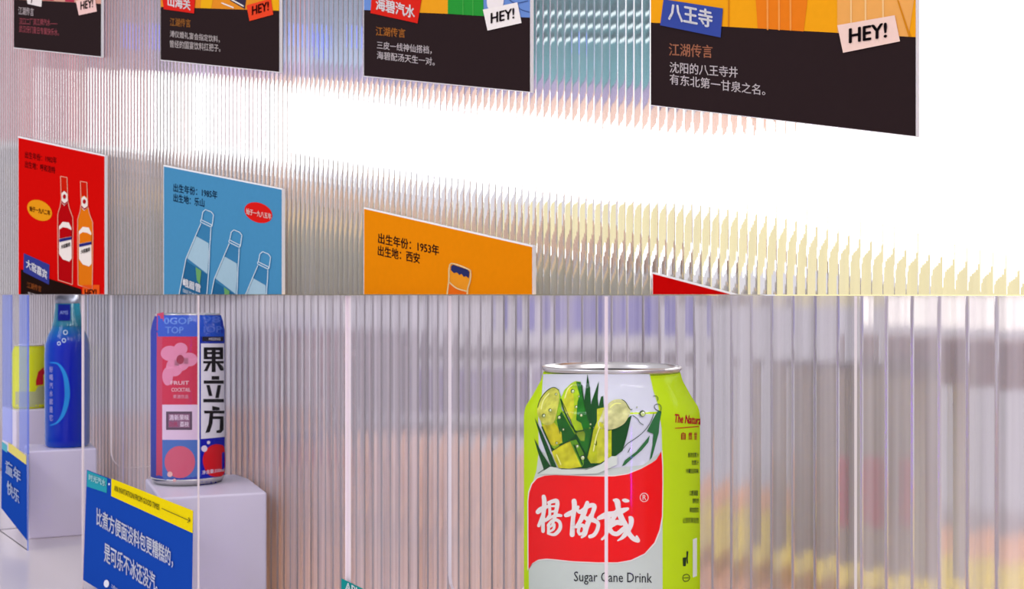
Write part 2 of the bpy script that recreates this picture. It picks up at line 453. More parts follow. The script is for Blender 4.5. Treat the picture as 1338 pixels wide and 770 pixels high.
lower_thing('dark_beam', [(560, 452), (860, 462), (860, 478), (560, 468)], '5d5a6c', 'dark beam behind the panel just left of the lime can rim', 'beam', d=0.002)
lower_thing('blue_board', [(585, 480), (690, 484), (690, 545), (585, 540)], '8d8ad8', 'lavender blue board behind the panel left of the lime can', 'board')
lower_thing('dark_beam', [(470, 548), (690, 556), (690, 572), (470, 562)], '6d6472', 'lower dark beam behind the panel left of the lime can', 'beam')
lower_thing('violet_board', [(480, 430), (560, 434), (560, 545), (480, 540)], '6f6678', 'dusky violet board behind the panel between the cans', 'board')
t = empty('drink_rack', PK(408, 605, 0.0), 'red drink rack with shelves dimly seen behind the panel between the two cans', 'rack')
bm = bmesh.new(); slab_px(bm, [(366, 428), (452, 430), (452, 610), (366, 600)], PK, 0.0, 0.02); link('back', bm, mat('8f2a3c', 0.6), t)
for k, yy in enumerate((462, 494, 525, 555, 584)):
    bm = bmesh.new(); slab_px(bm, [(366, yy), (452, yy + 2), (452, yy + 6), (366, yy + 4)], PK, 0.02, 0.06); link('shelf', bm, mat('d9c8cc', 0.5), t)
bm = bmesh.new(); slab_px(bm, [(375, 562), (448, 564), (448, 575), (375, 573)], PK, 0.02, 0.05); link('crate', bm, mat('343a86', 0.5), t)
bm = bmesh.new(); slab_px(bm, [(375, 586), (448, 588), (448, 602), (375, 598)], PK, 0.02, 0.05); link('crate', bm, mat('c4202c', 0.5), t)

# violet tube lamp of the shop, behind the viewer's right shoulder
bm = bmesh.new(); c = Vector((0.53, -0.84, 0.0)); lathe_bm(bm, c, [(0.60, 0.010), (0.605, 0.018), (1.425, 0.018), (1.43, 0.010)], 24)
tag(link('tube_lamp', bm, emit('8a30ff', 48), base=(0.53, -0.84, 0.60)), 'violet tube lamp standing upright, reflected in the lime can', 'lamp')

# ------------------------------------------------------------------ posters
BT = 0.0028
K = 0.2575
PP = Plane(UN, UPD - 0.0012)           # back plane of the boards, on the flute crests
WHITE = 'ffffff'
def poster(x0, y0, x1, y1, top, label):
    """corner pixels of the lower (top=False) or upper (top=True) edge on the front face"""
    if top: q = [(x0, y0), (x1, y1), (x1, y1 + K * (x1 + 900)), (x0, y0 + K * (x0 + 900))]
    else: q = [(x0, y0 - K * (x0 + 900)), (x1, y1 - K * (x1 + 900)), (x1, y1), (x0, y0)]
    q = clip(q, CY - 0.2)
    base = PP((x0 + x1) / 2, max(p[1] for p in q))
    t = empty('poster', base, label, 'poster', 'drink posters mounted on the fine fluted panel')
    bm = bmesh.new(); slab_px(bm, q, PP, 0.0, BT); link('board', bm, mat('ffffff', 0.5, vary=0.01), t)
    return t, Ink(Plane(UN, UPD - 0.0012 - BT), t, ymax=CY - 0.25, base=0.00018)
def card(ink, quad, col, body, tcol, p0, p1, h, bold, name):
    c = ink.poly(name, quad, col, 4)
    if c is not None: ink.text(body, p0, p1, h, tcol, 6, bold, parent=c)
BLACK = '2f2425'
def shade(x0, y0, x1, y1, yt0, yt1, ink, col):
    ink.poly('picture', [(x0, y0 - K * (x0 + 900)), (x1, y1 - K * (x1 + 900)), (x1, yt1), (x0, yt0)], col, 1)
    ink.poly('caption_panel', [(x0, yt0), (x1, yt1), (x1, y1 - 1), (x0, y0 - 1)], BLACK, 1)

# upper row
t, k = poster(18, 63, 132, 75, False, 'leftmost upper row poster, pink picture strip, hanging over the red bottle poster')
shade(18, 63, 132, 75, -1, 5, k, 'd9a08c')
k.each('picture_stripe', [[(56, -40), (70, -40), (70, 1), (56, 0)], [(84, -40), (96, -40), (97, 3), (85, 2)]], 'b53a50', 2)
card(k, [(34, -6), (55, -4), (54, 9), (36, 5)], 'efe7e2', '厂', '40262c', (40, 4), (48, 6), 8, .02, 'name_card')
card(k, [(99, 1), (124, -4), (126.5, 15), (103, 20)], 'f6cdc4', 'HEY!', '23191c', (105, 13), (121.5, 9.5), 11, .03, 'hey_card')
k.text('江湖传言', (24, 19), (44, 21), 10.5, 'e8dcdc', 2, .012)
k.text('汉口二厂滨江牌汽水——', (25, 32), (75, 34.5), 9, 'a5505a', 2)
k.text('武汉伢们夏日专属快乐水。', (25, 42), (77, 47), 9, 'a5505a', 2)

t, k = poster(210, 79, 365, 95, False, 'upper row poster with red name card and orange card, above the blue poster')
shade(210, 79, 365, 95, 9, 14, k, 'e8912a')
k.each('picture_stripe', [[(268, -60), (288, -60), (276, 11), (262, 10.5)], [(344, -60), (366, -60), (364.5, 14), (352, 13.5)]], 'f2b21e', 2)
k.poly('picture_bottle', [(294, -20), (324, -20), (320, 12), (301, 1)], '3a3448', 2)
k.lines('picture_line', [[(290, 4), (305, 10)], [(300, -2), (318, 8)]], 1.6, 'f4efe6', 3, sm=False)
card(k, [(211, -8), (255, -2), (253.5, 17.5), (214, 12)], 'e02a22', '山海关', 'ffffff', (219, 8), (249, 14), 15, .035, 'name_card')
card(k, [(322, 7), (354, -2), (357, 19), (326, 27.5)], 'ef4a2a', 'HEY!', '3a1014', (329, 20), (351, 13.5), 12, .03, 'hey_card')
k.text('江湖传言', (222, 34), (249, 36), 11, 'c8823a', 2, .012)
k.text('溥仪婚礼宴会指定饮料，', (222, 48.5), (287, 56), 9, 'efe6e2', 2, .008)
k.text('曾经的国宴饮料扛把子。', (222, 62), (288, 68), 10, 'efe6e2', 2, .008)

t, k = poster(475, 100, 693, 121, False, 'upper row poster with green and blue picture stripes, red name card and white card')
shade(475.5, 100, 692.5, 121, 13, 23, k, '6f93d2')
k.each('picture_stripe', [[(548, -150), (586, -150), (585, 18), (547, 16.5)]], 'f0a424', 2)
k.each('picture_stripe', [[(586, -150), (628, -150), (632, 21), (585, 18)]], '2f9a3a', 2)
k.lines('picture_line', [[(604, -150), (605, 19)], [(617, -150), (618, 20)]], 1.3, '49b04a', 3, sm=False)
k.lines('picture_line', [[(661, -6), (672, 4), (690, 1)], [(672, 4), (680, 12), (692, 16)]], .8, '2c3c70', 3)
k.poly('picture_glove', [(636, 0), (640, -30), (656, -30), (657, 8), (640, 12)], 'f3ece8', 3, sm=True)
card(k, [(486, -12), (551, -2), (545.5, 30.5), (484, 17)], 'dd2a20', '海碧汽水', 'ffffff', (491, 13), (542, 24.5), 17, .035, 'name_card')
card(k, [(631, 12.5), (676, 3), (681.5, 30), (637, 40)], 'f7f1ea', 'HEY!', '231c20', (641, 31), (672, 24), 14, .03, 'hey_card')
k.text('江湖传言', (491, 46.5), (529.5, 49.5), 12, 'd9893a', 2, .012)
k.text('三皮一线神仙搭档，', (492.5, 64), (564, 71), 10.5, 'f4ecec', 2, .01)
k.text('海碧配汤天生一对。', (492.5, 77), (568, 86), 10.5, 'f4ecec', 2, .01)

t, k = poster(850, 138, 1197, 179, False, 'largest upper row poster with amber stripes, blue name card and pale pink card')
shade(850.5, 138, 1196.5, 179, 29.5, 48.5, k, 'f7a81c')
k.each('picture_stripe', [[(966, -300), (1092, -300), (1050, 41), (990, 37)]], 'ee8120', 2)
k.each('picture_stripe', [[(1094, -300), (1240, -300), (1187, 48), (1094, 43)]], 'f2ae5c', 2)
k.lines('picture_line', [[(1001, -300), (1003, 38)], [(1016, -300), (1018, 38.6)], [(1031, -300), (1033, 39)]], 2.4, 'f8a04c', 3, sm=False)
k.lines('picture_line', [[(1112, -300), (1112, 43)], [(1130, -300), (1131, 44)], [(1152, -300), (1154, 45)]], 2.2, 'f9cd8c', 3, sm=False)
k.each('picture_stripe', [[(954, -300), (952.5, -300), (951, 35), (952.5, 35)], [(1172, 0), (1174, 0), (1190, 47.6), (1187, 47.5)]], 'd98a20', 3)
card(k, [(867, -1), (944.5, 11), (941.5, 49), (862.5, 33)], '3c4f9e', '八王寺', 'ffffff', (873, 26), (931, 37), 24, .035, 'name_card')
card(k, [(1094, 33), (1169, 20), (1176, 54), (1101.5, 69)], 'f8d8c8', 'HEY!', '231c20', (1109, 57), (1159, 49), 20, .035, 'hey_card')
k.text('江湖传言', (874, 73), (931, 76), 17, 'd08a68', 2, .012)
k.text('沈阳的八王寺井', (875, 95), (964, 102), 14.5, 'f6eeee', 2, .01)
k.text('有东北第一甘泉之名。', (875, 110), (1000, 125), 14, 'f6eeee', 2, .01)

# lower row
t, k = poster(23.5, 178, 137, 203, True, 'red poster with a red and an orange drink bottle, leftmost of the lower row')
k.poly('picture', [(24, 180), (136.5, 204.5), (136.5, 400), (24, 400)], 'd80f0c', 1)
k.poly('caption_panel', [(27, 352), (106, 378), (108, 400), (27, 400)], '241612', 3)
k.text('出生年份：1982年', (32.5, 206.5), (74, 214.5), 9, '6e1014', 2, .02)
k.text('出生地：呼和浩特', (32.5, 219), (72, 227), 9, '6e1014', 2, .02)
o = k.poly('oval_badge', ell(51.7, 275, 16.2, 13.2, .25), 'ee9d1c', 2)
k.text('始于一九八二年', (38.5, 276), (65.5, 282), 7, '5a1a10', 4, .03, parent=o)
def glass_bottle(ink, dx, dy, liquid):
    sh = lambda P: [(x + dx, y + dy) for x, y in P]
    out = sh([(79, 230.5), (87.5, 232), (88.6, 262), (90.5, 272), (95, 284), (95.5, 300), (94.5, 372), (76, 366), (75.2, 300), (75.5, 280), (78.5, 270), (80, 260)])
    b = ink.poly('printed_bottle', out, liquid, 2)
    ink.poly('bottle_neck', sh([(79, 230.5), (87.5, 232), (88.2, 251), (80, 249)]), 'd2200f', 3, parent=b)
    ink.lines('outline', [out + [out[0]]], 0.9, 'f3a58c', 4, parent=b, sm=False)
    ink.poly('neck_label', sh([(80, 253), (84, 249.5), (88.3, 254), (89.3, 264), (84, 269), (79.6, 264)]), 'f4ebe0', 3, parent=b)
    ink.polys('neck_mark', [sh(ell(84, 257, 2, 3)), sh([(80, 262), (84, 266), (89, 262.5), (89, 264), (84, 268), (80, 264)])], 'b01c24', 5, parent=b)
    l = ink.poly('label_panel', sh([(77, 296), (82, 290), (90, 291), (93.2, 298), (93.6, 338), (90.5, 342), (82, 339), (77.2, 332)]), 'f6ece0', 3, parent=b)
    ink.poly('label_patch', sh([(77.6, 300), (82, 297), (88, 298), (93.2, 301), (93.2, 309), (77.6, 312)]), liquid, 5, parent=b)
    ink.poly('label_stripe', sh([(77.4, 312.5), (93.4, 309.5), (93.4, 313), (77.4, 316.5)]), '2f2f7a', 5, parent=b)
    ink.text('大窑嘉宾', (79.5 + dx, 325.5 + dy), (91.5 + dx, 322 + dy), 5.5, '241c1c', 6, .04, parent=b)
glass_bottle(k, 0, 0, 'b80c12')
glass_bottle(k, 26, 6.5, 'e87a16')
card(k, [(31, 331), (64.5, 346), (64, 372), (30.5, 355.5)], '383f8e', '大窑嘉宾', 'ffffff', (34, 350), (61.5, 366), 12, .035, 'name_card')
card(k, [(108, 372.5), (130, 372.5), (130, 400), (107, 400)], 'ee5a1c', 'HEY!', '4a1410', (110.5, 388), (126, 388), 10, .03, 'hey_card')
k.text('江湖传言', (35, 376), (54, 382), 8, 'b5622e', 4, .015)
k.text('真正的', (36, 388), (50, 392), 7, 'e8dcd8', 4, .01)

t, k = poster(213.5, 215.5, 368.5, 246.5, True, 'blue poster with three outlined clear soda bottles and a red oval badge')
k.poly('picture', [(214, 217.5), (368, 248), (368, 420), (214, 420)], '4c93bd', 1)
NAVY = '1b2140'
k.text('出生年份：1985年', (226.5, 250.5), (284, 260.5), 11, NAVY, 2, .02)
k.text('出生地：乐山', (226.5, 263.5), (267, 271), 11, NAVY, 2, .02)
o = k.poly('oval_badge', ell(337.6, 278, 18.3, 13.2, .2), 'e0201c', 2)
k.text('始于一九八五年', (321.5, 280), (354.5, 287), 8, 'fbe9e0', 4, .03, parent=o)
def soda(ink, dx, dy, text):
    sh = lambda P: [(x + dx, y + dy) for x, y in P]
    body = sh([(262.5, 292), (275.5, 298), (275, 310), (274, 322), (273, 350), (269, 400), (231, 400), (243, 338), (256, 307)])
    b = ink.poly('printed_bottle', body, '3f83ae', 2)
    ink.poly('bottle_band', sh([(255, 308), (272.5, 318), (273, 332), (271, 358), (244, 337), (246, 330)]), 'a9c9d6', 3, parent=b)
    ink.poly('bottle_label', sh([(243, 341), (271, 359), (269, 400), (231, 400)]), '2b6a94', 3, parent=b)
    ink.poly('label_streak', sh([(255.5, 349), (263, 354), (261, 372), (257, 366)]), '6ea868', 5, parent=b)
    ink.lines('outline', [body[1:7], [body[6], body[7], body[8], body[0]]], 1.0, 'd6e6ec', 6, parent=b, sm=False)
    ink.lines('cap_outline', [sh([(263, 288), (265, 277), (268.5, 274), (276, 277), (279, 281), (277, 296)]), sh([(262.5, 287), (276.5, 294), (276, 297), (262, 290), (262.5, 287)])], 1.0, 'd6e6ec', 6, parent=b, sm=False)
    if text:
        ink.text('峨眉雪', (239, 374), (262, 383), 11, 'ffffff', 7, .035, parent=b)
        ink.text('国民汽水果味', (239, 382), (262, 391), 5, 'e2edf2', 7, .02, parent=b)
soda(k, 0, 0, True); soda(k, 37, 26.5, False); soda(k, 74.5, 55, False)

t, k = poster(475, 271, 696, 321, True, 'orange poster with an outlined bottle with a navy cap')
k.poly('picture', [(475.6, 273), (695.3, 323), (695.3, 420), (475.6, 420)], 'ee8d0c', 1)
k.text('出生年份：1953年', (494, 318), (573.5, 334.5), 14, '2a1620', 2, .022)
k.text('出生地：西安', (493.5, 334), (548.5, 345), 14, '2a1620', 2, .022)
b = k.poly('printed_bottle', [(588, 349), (592, 344.5), (611, 351), (615, 356), (614, 372), (611, 400), (580, 400), (586, 367)], 'f09c2a', 2)
k.poly('bottle_drink', [(586.5, 369), (596, 376), (611, 382), (611, 400), (580, 400)], 'ec6f1c', 3, parent=b)
k.poly('bottle_cap', [(589.5, 348), (592, 346), (611, 352.5), (613.5, 356), (612.5, 364), (609, 361), (606, 362), (603, 358), (600, 359.5), (597, 356), (593, 357), (589, 353)], '2f3566', 3, parent=b)
k.lines('outline', [[(583, 395), (585, 378), (586.5, 366), (587, 350), (591.5, 344.5), (612, 352), (615, 357), (614, 368), (611, 378), (610, 395)], [(587, 369), (597, 377), (611, 381)]], 1.7, 'fbe3a8', 4, parent=b)

t, k = poster(852.5, 356, 1197, 447, True, 'red poster of which only the top left corner shows under the white band')
k.poly('picture', [(853, 358), (1196, 448.5), (1196, 500), (853, 500)], 'cc0a0a', 1)

# ------------------------------------------------------------------ plinths
def plinth(corner, dirr, w, L, top, label):
    d = Vector((dirr[0], dirr[1], 0)).normalized(); bk = Vector((-d.y, d.x, 0))
    c = Vector((corner[0], corner[1], H - SHELF)); z1 = SHELF - top
    bm = bmesh.new(); box_bm(bm, c, d * w, bk * L, (0, 0, z1)); bevel(bm, 0.0016, 3)
    o = link('plinth', bm, mat('e9e0f0', 0.35, spec=0.4, vary=0.03, scale=25), base=c + d * w / 2 + bk * L / 2)
    return tag(o, label, 'plinth', 'white plinths on the counter')
nd = (LN.x, LN.y)
plinth((-0.249, 0.92), (0.93, 0.36), 0.0757, 0.105, 0.144, 'white plinth carrying the slim pink and blue can')
plinth((-0.470, 1.264), (0.90, 0.40), 0.064, 0.062, 0.1524, 'white plinth carrying the blue bottle')
c3 = Vector((-0.549, 1.48, 0)) - LN * 0.0215 + LU * 0.03
plinth((c3.x, c3.y), nd, 0.043, 0.07, 0.1288, 'white plinth carrying the small yellow can at the far left')
CAN = Vector((0.0375, 0.49, H - 0.1424))
c4 = CAN - LN * 0.040 + LU * 0.040
plinth((c4.x, c4.y), nd, 0.080, 0.08, 0.1424, 'white plinth under the large lime can, below the picture edge')

# ------------------------------------------------------------------ cans and bottle
SILVER = mat('c9c6c4', 0.28, metal=1.0)
def can(name, c, prof, bodycol, rimr, rimz, label, rough=0.28):
    t = empty(name, c, label, 'can')
    bm = bmesh.new(); lathe_bm(bm, c, prof, 128); link('body', bm, ink(bodycol, 0.016), t, smooth=True)
    ztop = rimz
    bm = bmesh.new()
    lathe_bm(bm, c, [(prof[-1][0], prof[-1][1] - .0004), (ztop - .0018, rimr - .0006), (ztop - .0012, rimr), (ztop - .0004, rimr), (ztop, rimr - .0005), (ztop - .0001, rimr - .0013),
                     (ztop - .0012, rimr - .0018), (ztop - .004, rimr - .0026), (ztop - .0045, rimr - .006), (ztop - .0042, 0.0005)], 128)
    link('lid', bm, SILVER, t, smooth=True)
    bm = bmesh.new(); lathe_bm(bm, c + Vector((0, -0.004, 0)), [(ztop - .0041, .009), (ztop - .0031, .009), (ztop - .0031, .004), (ztop - .0041, .004)], 32, cap=False); link('pull_tab', bm, SILVER, t, smooth=True)
    return t
# near lime can
PN = [(0.0, 0.0245), (0.003, 0.0262), (0.011, 0.0328), (0.014, 0.033), (0.0965, 0.033), (0.0985, 0.0328), (0.1005, 0.0322), (0.1042, 0.0298), (0.1100, 0.0266), (0.1132, 0.0257)]
t = can('drink_can', CAN, PN, 'bfe008', 0.0262, 0.1156, 'large lime green drink can with red emblem in the nearest clear case')
k = Ink(Lathe(CAN, PN), t, step=(6, 8), base=0.00006, coat=0.016)
A = lambda P: [(670 + x / 4.81, 460 + y / 4.81) for x, y in P]         # zoomed coordinates -> photo frame
B = lambda P: [(670 + x / 4.53, 600 + y / 4.53) for x, y in P]
Cc = lambda P: [(690 + x / 5.5, 480 + y / 5.5) for x, y in P]
Dd = lambda P: [(780 + x / 5.5, 480 + y / 5.5) for x, y in P]
GREY = 'c8d2c4'
k.poly('label_panel', [(709.5, 489), (849, 489), (853.5, 510), (860, 530), (864.5, 560), (865.5, 600), (866, 900), (692, 900), (691, 745), (690, 650), (697, 628), (701, 615), (704, 590), (703, 530), (708, 516)], GREY, 1)
k.poly('label_shoulder', [(710, 489.2), (848, 489.2), (852.5, 510), (859, 530), (863, 555), (864, 590), (840, 608), (800, 612), (704, 590), (703.5, 530), (708.5, 516)], 'd3d6dc', 2)
red = B([(92, 250), (97, 200), (115, 150), (145, 115), (190, 99), (250, 95), (400, 101), (525, 104), (600, 103), (680, 91), (760, 58), (820, 25)]) + [(857.6, 601), (864.2, 590)] + \
      B([(885, 40), (886, 150), (883, 340), (868, 420), (838, 495), (780, 560), (700, 598), (620, 612), (500, 612), (350, 605), (250, 594), (200, 590), (150, 596), (115, 618), (93, 655)])
k.poly('red_emblem_edge', [(x + (0 if 700 < x < 850 else (-1.2 if x < 700 else 1.2)), y + (-1.4 if y < 650 else 1.4)) for x, y in red], 'f0e6da', 3)
e = k.poly('red_emblem', red, 'ee0406', 4)
G0, G1, G2, G3 = '06480f', '1f7a1c', '7fb414', 'd6dc1e'
# sugar cane picture
k.polys('cane_shadow', [Cc([(250, 330), (300, 440), (420, 330), (470, 440), (560, 300), (560, 480), (540, 690), (420, 728), (240, 730), (170, 610), (150, 545)])], G0, 5)
k.polys('cane_leaf', [Cc(P) for P in ([(427, 50), (445, 150), (455, 330), (415, 320), (404, 240)], [(508, 100), (500, 220), (512, 330), (450, 345), (455, 250)], [(540, 200), (545, 300), (500, 330)],
        [(408, 250), (560, 300), (500, 420), (450, 440)], [(45, 360), (100, 470), (150, 590), (205, 720), (165, 712), (90, 510)], [(42, 510), (100, 620), (160, 712), (115, 742), (70, 610)])] +
        [Dd(P) for P in ([(250, 345), (215, 500), (185, 600), (120, 650), (85, 620), (75, 470), (110, 440)], [(30, 210), (45, 210), (45, 290), (0, 330)])], '0a4a12', 6)
k.poly('cane_segment', Cc([(68, 290), (90, 225), (140, 165), (185, 145), (220, 165), (238, 215), (240, 300), (300, 400), (340, 480), (250, 560), (190, 590), (150, 555), (100, 430)]), '86b414', 7)
k.poly('cane_segment', Cc([(100, 415), (190, 400), (240, 470), (245, 540), (190, 570), (150, 550)]), 'c9c01c', 8)
k.poly('cane_segment', Cc([(240, 320), (340, 490), (310, 530), (250, 545), (225, 470), (205, 380)]), '145c10', 8)
k.poly('cane_tip', Cc([(66, 300), (80, 240), (120, 180), (170, 148), (210, 160), (225, 215), (205, 330), (185, 395), (140, 418), (100, 400), (72, 350)]), 'd3da50', 9, sm=True)
k.poly('cane_segment', Cc([(170, 605), (235, 560), (300, 530), (335, 570), (365, 650), (390, 715), (300, 730), (220, 725), (190, 665)]), 'd2c820', 8)
k.poly('cane_segment', Cc([(300, 532), (345, 520), (400, 620), (400, 700), (385, 718), (350, 640)]), '5c9a18', 9)
k.poly('cane_segment', Cc([(238, 220), (260, 165), (310, 115), (340, 100), (378, 105), (388, 180), (405, 250), (440, 400), (450, 440), (400, 470), (340, 455), (300, 370), (250, 300)]), 'a4cc18', 8)
k.poly('cane_segment', Cc([(345, 105), (378, 108), (388, 180), (405, 250), (448, 430), (400, 465), (380, 400), (345, 380), (355, 250), (370, 200)]), '176f12', 9)
k.poly('cane_segment', Cc([(255, 230), (285, 150), (310, 150), (330, 230), (325, 350), (300, 370), (255, 290)]), 'c8dc2a', 9, sm=True)
k.poly('cane_segment', Cc([(340, 460), (450, 440), (455, 500), (430, 640), (380, 560)]), '1c6a12', 9)
k.poly('cane_segment', Cc([(340, 470), (395, 455), (410, 480), (405, 530), (380, 530)]), '7c9a20', 10)
k.poly('cane_segment', Cc([(425, 650), (450, 560), (470, 450), (500, 380), (545, 300), (600, 330), (600, 640), (520, 690), (450, 690)]), 'bccc1c', 8)
k.poly('cane_segment', Cc([(500, 400), (540, 320), (600, 330), (600, 420), (560, 480), (510, 440)]), 'd9dfa0', 9)
k.poly('cane_segment', Dd([(0, 300), (45, 290), (75, 290), (75, 560), (40, 670), (0, 690)]), 'c4cf30', 9)
k.poly('cane_tip', Dd([(75, 270), (110, 240), (150, 230), (190, 238), (225, 275), (240, 310), (225, 360), (190, 410), (120, 445), (70, 440), (45, 400), (40, 320)]), 'd9dc86', 10, sm=True)
k.lines('cane_outline', [Cc([(170, 605), (235, 562), (300, 532)]), Cc([(68, 290), (90, 225), (140, 165), (185, 145), (222, 165)]), Cc([(238, 230), (300, 370), (345, 460), (440, 440)]), Cc([(475, 550), (490, 560), (492, 530)]),
       Dd([(178, 232), (205, 250), (235, 300), (255, 303)]), Dd([(75, 455), (120, 447), (170, 430)])], 0.8, '20400e', 11)
k.polys('cane_leaf', [Dd(P) for P in ([(440, 310), (465, 320), (450, 400), (445, 470), (410, 600), (395, 650), (378, 670), (400, 560), (405, 480), (380, 470), (360, 460), (400, 380)],
        [(380, 490), (370, 540), (320, 600), (260, 650), (200, 705), (180, 712), (200, 670), (280, 610), (340, 540)])], '2f6e3a', 7)
k.lines('splash_line', [Dd([(460, 320), (420, 300), (415, 275), (440, 265), (462, 285), (455, 330)]), Dd([(410, 330), (385, 395), (340, 460), (280, 510), (220, 550), (190, 585)]),
        Dd([(255, 345), (290, 370), (310, 400), (335, 415)]), Dd([(240, 580), (222, 615)]), Dd([(405, 208), (430, 208), (440, 230), (432, 240)]), Cc([(70, 765), (160, 712), (230, 735), (400, 740), (480, 710), (560, 670)])], 0.8, '26442a', 8)
k.polys('splash', [Cc([(80, 768), (160, 715), (200, 722), (240, 735), (420, 738), (520, 700), (600, 640), (640, 640), (640, 700), (500, 765), (300, 772)])], 'd3dccb', 12)
drops = [Cc([p])[0] + (r,) for p, r in (((320, 172), 2.6), ((345, 285), 2.0), ((112, 348), 2.4), ((158, 310), 2.2), ((222, 360), 2.4), ((380, 345), 2.2), ((252, 448), 1.6), ((352, 568), 2.2), ((390, 650), 3.2), ((205, 545), 1.7), ((448, 410), 1.5), ((200, 195), 1.6), ((365, 210), 1.2))] + [Dd([(327, 333)])[0] + (4.0,), Dd([(288, 288)])[0] + (1.0,)]
k.polys('droplet_shadow', [ell(x, y, r, r * 1.05, 0, 12) for x, y, r in drops], '24401c', 12)
k.polys('droplet', [ell(x + r * .15, y + r * .12, r * .72, r * .78, 0, 12) for x, y, r in drops], 'c3d488', 13)
k.polys('droplet_glint', [ell(x + r * .3, y - r * .3, r * .3, r * .3, 0, 8) for x, y, r in drops], 'f8fbf0', 14)
k.lines('cane_shine', [Cc([(95, 300), (110, 240), (150, 190)]), Cc([(265, 220), (285, 160), (315, 130)]), Cc([(205, 630), (235, 700)]), Cc([(470, 600), (490, 500), (515, 430)]), Dd([(95, 290), (130, 262), (170, 262)])], 1.6, 'edf08c', 11)
k.lines('cane_shade', [Cc([(225, 560), (290, 530), (330, 500)]), Cc([(330, 560), (365, 640), (390, 700)]), Cc([(235, 230), (262, 320), (310, 420), (350, 470)]), Cc([(100, 430), (140, 520), (170, 580)]), Cc([(455, 470), (440, 560), (420, 650)]), Cc([(385, 130), (400, 240), (435, 380)])], 1.8, '0b4a0c', 11)
# brush characters
def brush(sc, ox, oy, strokes):
    bm = bmesh.new()
    for s in strokes: stroke2(bm, [(ox + x / sc, oy + y / sc, w * 1.14 / sc) for x, y, w in s])
    return bm
Y = [[(158, 95, 50), (168, 190, 55), (150, 380, 45), (150, 560, 42)], [(80, 300, 55), (130, 260, 60), (215, 225, 35)], [(165, 300, 40), (125, 400, 40), (92, 485, 40)], [(165, 400, 40), (195, 400, 30), (230, 350, 26)],
     [(225, 175, 38), (320, 150, 52), (342, 190, 50), (325, 290, 46), (300, 400, 40)], [(232, 180, 40), (240, 260, 34), (240, 340, 34)], [(240, 225, 22), (310, 222, 24)], [(240, 298, 24), (310, 290, 26)],
     [(180, 420, 30), (270, 365, 34), (340, 345, 40), (392, 350, 32)], [(215, 480, 30), (270, 420, 34), (330, 408, 38), (375, 445, 40), (378, 520, 44), (330, 585, 44), (285, 605, 34), (215, 590, 24)],
     [(225, 470, 36), (222, 580, 34)], [(290, 430, 30), (270, 480, 28), (228, 510, 24)], [(300, 470, 34), (290, 530, 30), (235, 565, 26)]]
Xi = [[(565, 155, 60), (570, 240, 58), (550, 400, 50), (540, 605, 60)], [(455, 345, 48), (500, 325, 60), (560, 285, 44), (618, 235, 40)], [(600, 255, 30), (650, 300, 50), (760, 220, 50), (838, 225, 55), (800, 350, 45)],
      [(742, 175, 45), (700, 310, 62), (650, 420, 50), (595, 500, 38)], [(700, 370, 40), (760, 400, 60), (800, 400, 60), (885, 450, 46), (875, 540, 46), (830, 610, 46), (778, 630, 45)],
      [(800, 350, 60), (760, 430, 60), (730, 520, 55), (715, 600, 40), (668, 640, 26)], [(620, 500, 34), (680, 480, 44), (705, 520, 40), (690, 580, 36), (640, 600, 34)], [(640, 490, 36), (622, 560, 36), (640, 600, 32)]]
Ch = [[(20, 430, 40), (105, 395, 66), (200, 375, 54), (290, 345, 60), (365, 318, 30)], [(200, 215, 24), (240, 235, 62), (255, 320, 54), (290, 430, 62), (345, 520, 50), (380, 610, 50), (430, 670, 50), (485, 695, 46)],
      [(485, 690, 44), (470, 645, 24)], [(310, 215, 24), (335, 220, 42), (370, 225, 28)], [(125, 390, 60), (130, 500, 60), (110, 625, 34), (60, 680, 24)], [(240, 350, 56), (190, 440, 46), (155, 520, 60)],
      [(150, 520, 60), (230, 480, 54), (290, 490, 50)], [(140, 540, 50), (180, 600, 46), (240, 615, 48), (300, 570, 50), (330, 540, 40)], [(385, 420, 26), (405, 440, 54), (400, 510, 50), (350, 600, 54), (300, 660, 36), (245, 696, 12)]]
bm = brush(10.26, 695, 640, Y + Xi); b2 = brush(9.06, 780, 630, Ch)
me = bpy.data.meshes.new('tmp'); b2.to_mesh(me); b2.free(); bm.from_mesh(me); bpy.data.meshes.remove(me)
k.put('lettering', bm, 'ece6dc', 6, e)
k.lines('registered_ring', [ell(841.7, 650.3, 5.3, 5.6, 0, 24) + [(847, 650.3)]], 0.9, 'f6ded2', 6, parent=e, sm=False)
k.text('R', (839.6, 653.6), (844.4, 653.6), 6.8, 'f6ded2', 6, .02, parent=e)
k.text('Sugar Cane Drink', (750, 764), (852, 766), 17, '1b1f26', 4, .0)
k.text('The Natural', (880.5, 552.5), (917, 555.5), 11.5, 'b00810', 2, .05, shear=.12)
k.lines('red_rule', [[(882, 560), (913, 557.5)]], 1.2, 'c01414', 2, sm=False)
for i, (g, x) in enumerate((('自', 890), ('然', 899.5), ('甘', 907))): k.text(g, (x, 575), (x + (6, 5, 4)[i], 575), 10, 'b01418', 2, .04)
INK = '1c3212'
for s, x, y, w, h in (('香浓甘蔗汁', 899, 598, 14, 6.5), ('甘蔗汁', 904, 608, 9, 6.5), ('冷藏后风味', 896, 619, 17, 6.5), ('配料', 904, 609, 8, 0), ('冷藏更佳', 895, 623, 18, 0), ('口感清甜', 901, 648, 11, 7), ('营养甘蔗', 905, 658, 8, 6.5), ('请勿加热饮', 901, 670, 12, 7), ('让您尽享自然', 892, 684, 21, 7.5)):
    if h: k.text(s, (x, y), (x + w, y), h, INK, 2, .015)
k.polys('bin_mark', [B([(1006, 585), (1028, 582), (1024, 635), (1008, 635)]), B([(1028, 545), (1040, 548), (1036, 590), (1038, 620), (1031, 620), (1028, 590)])], INK, 2)
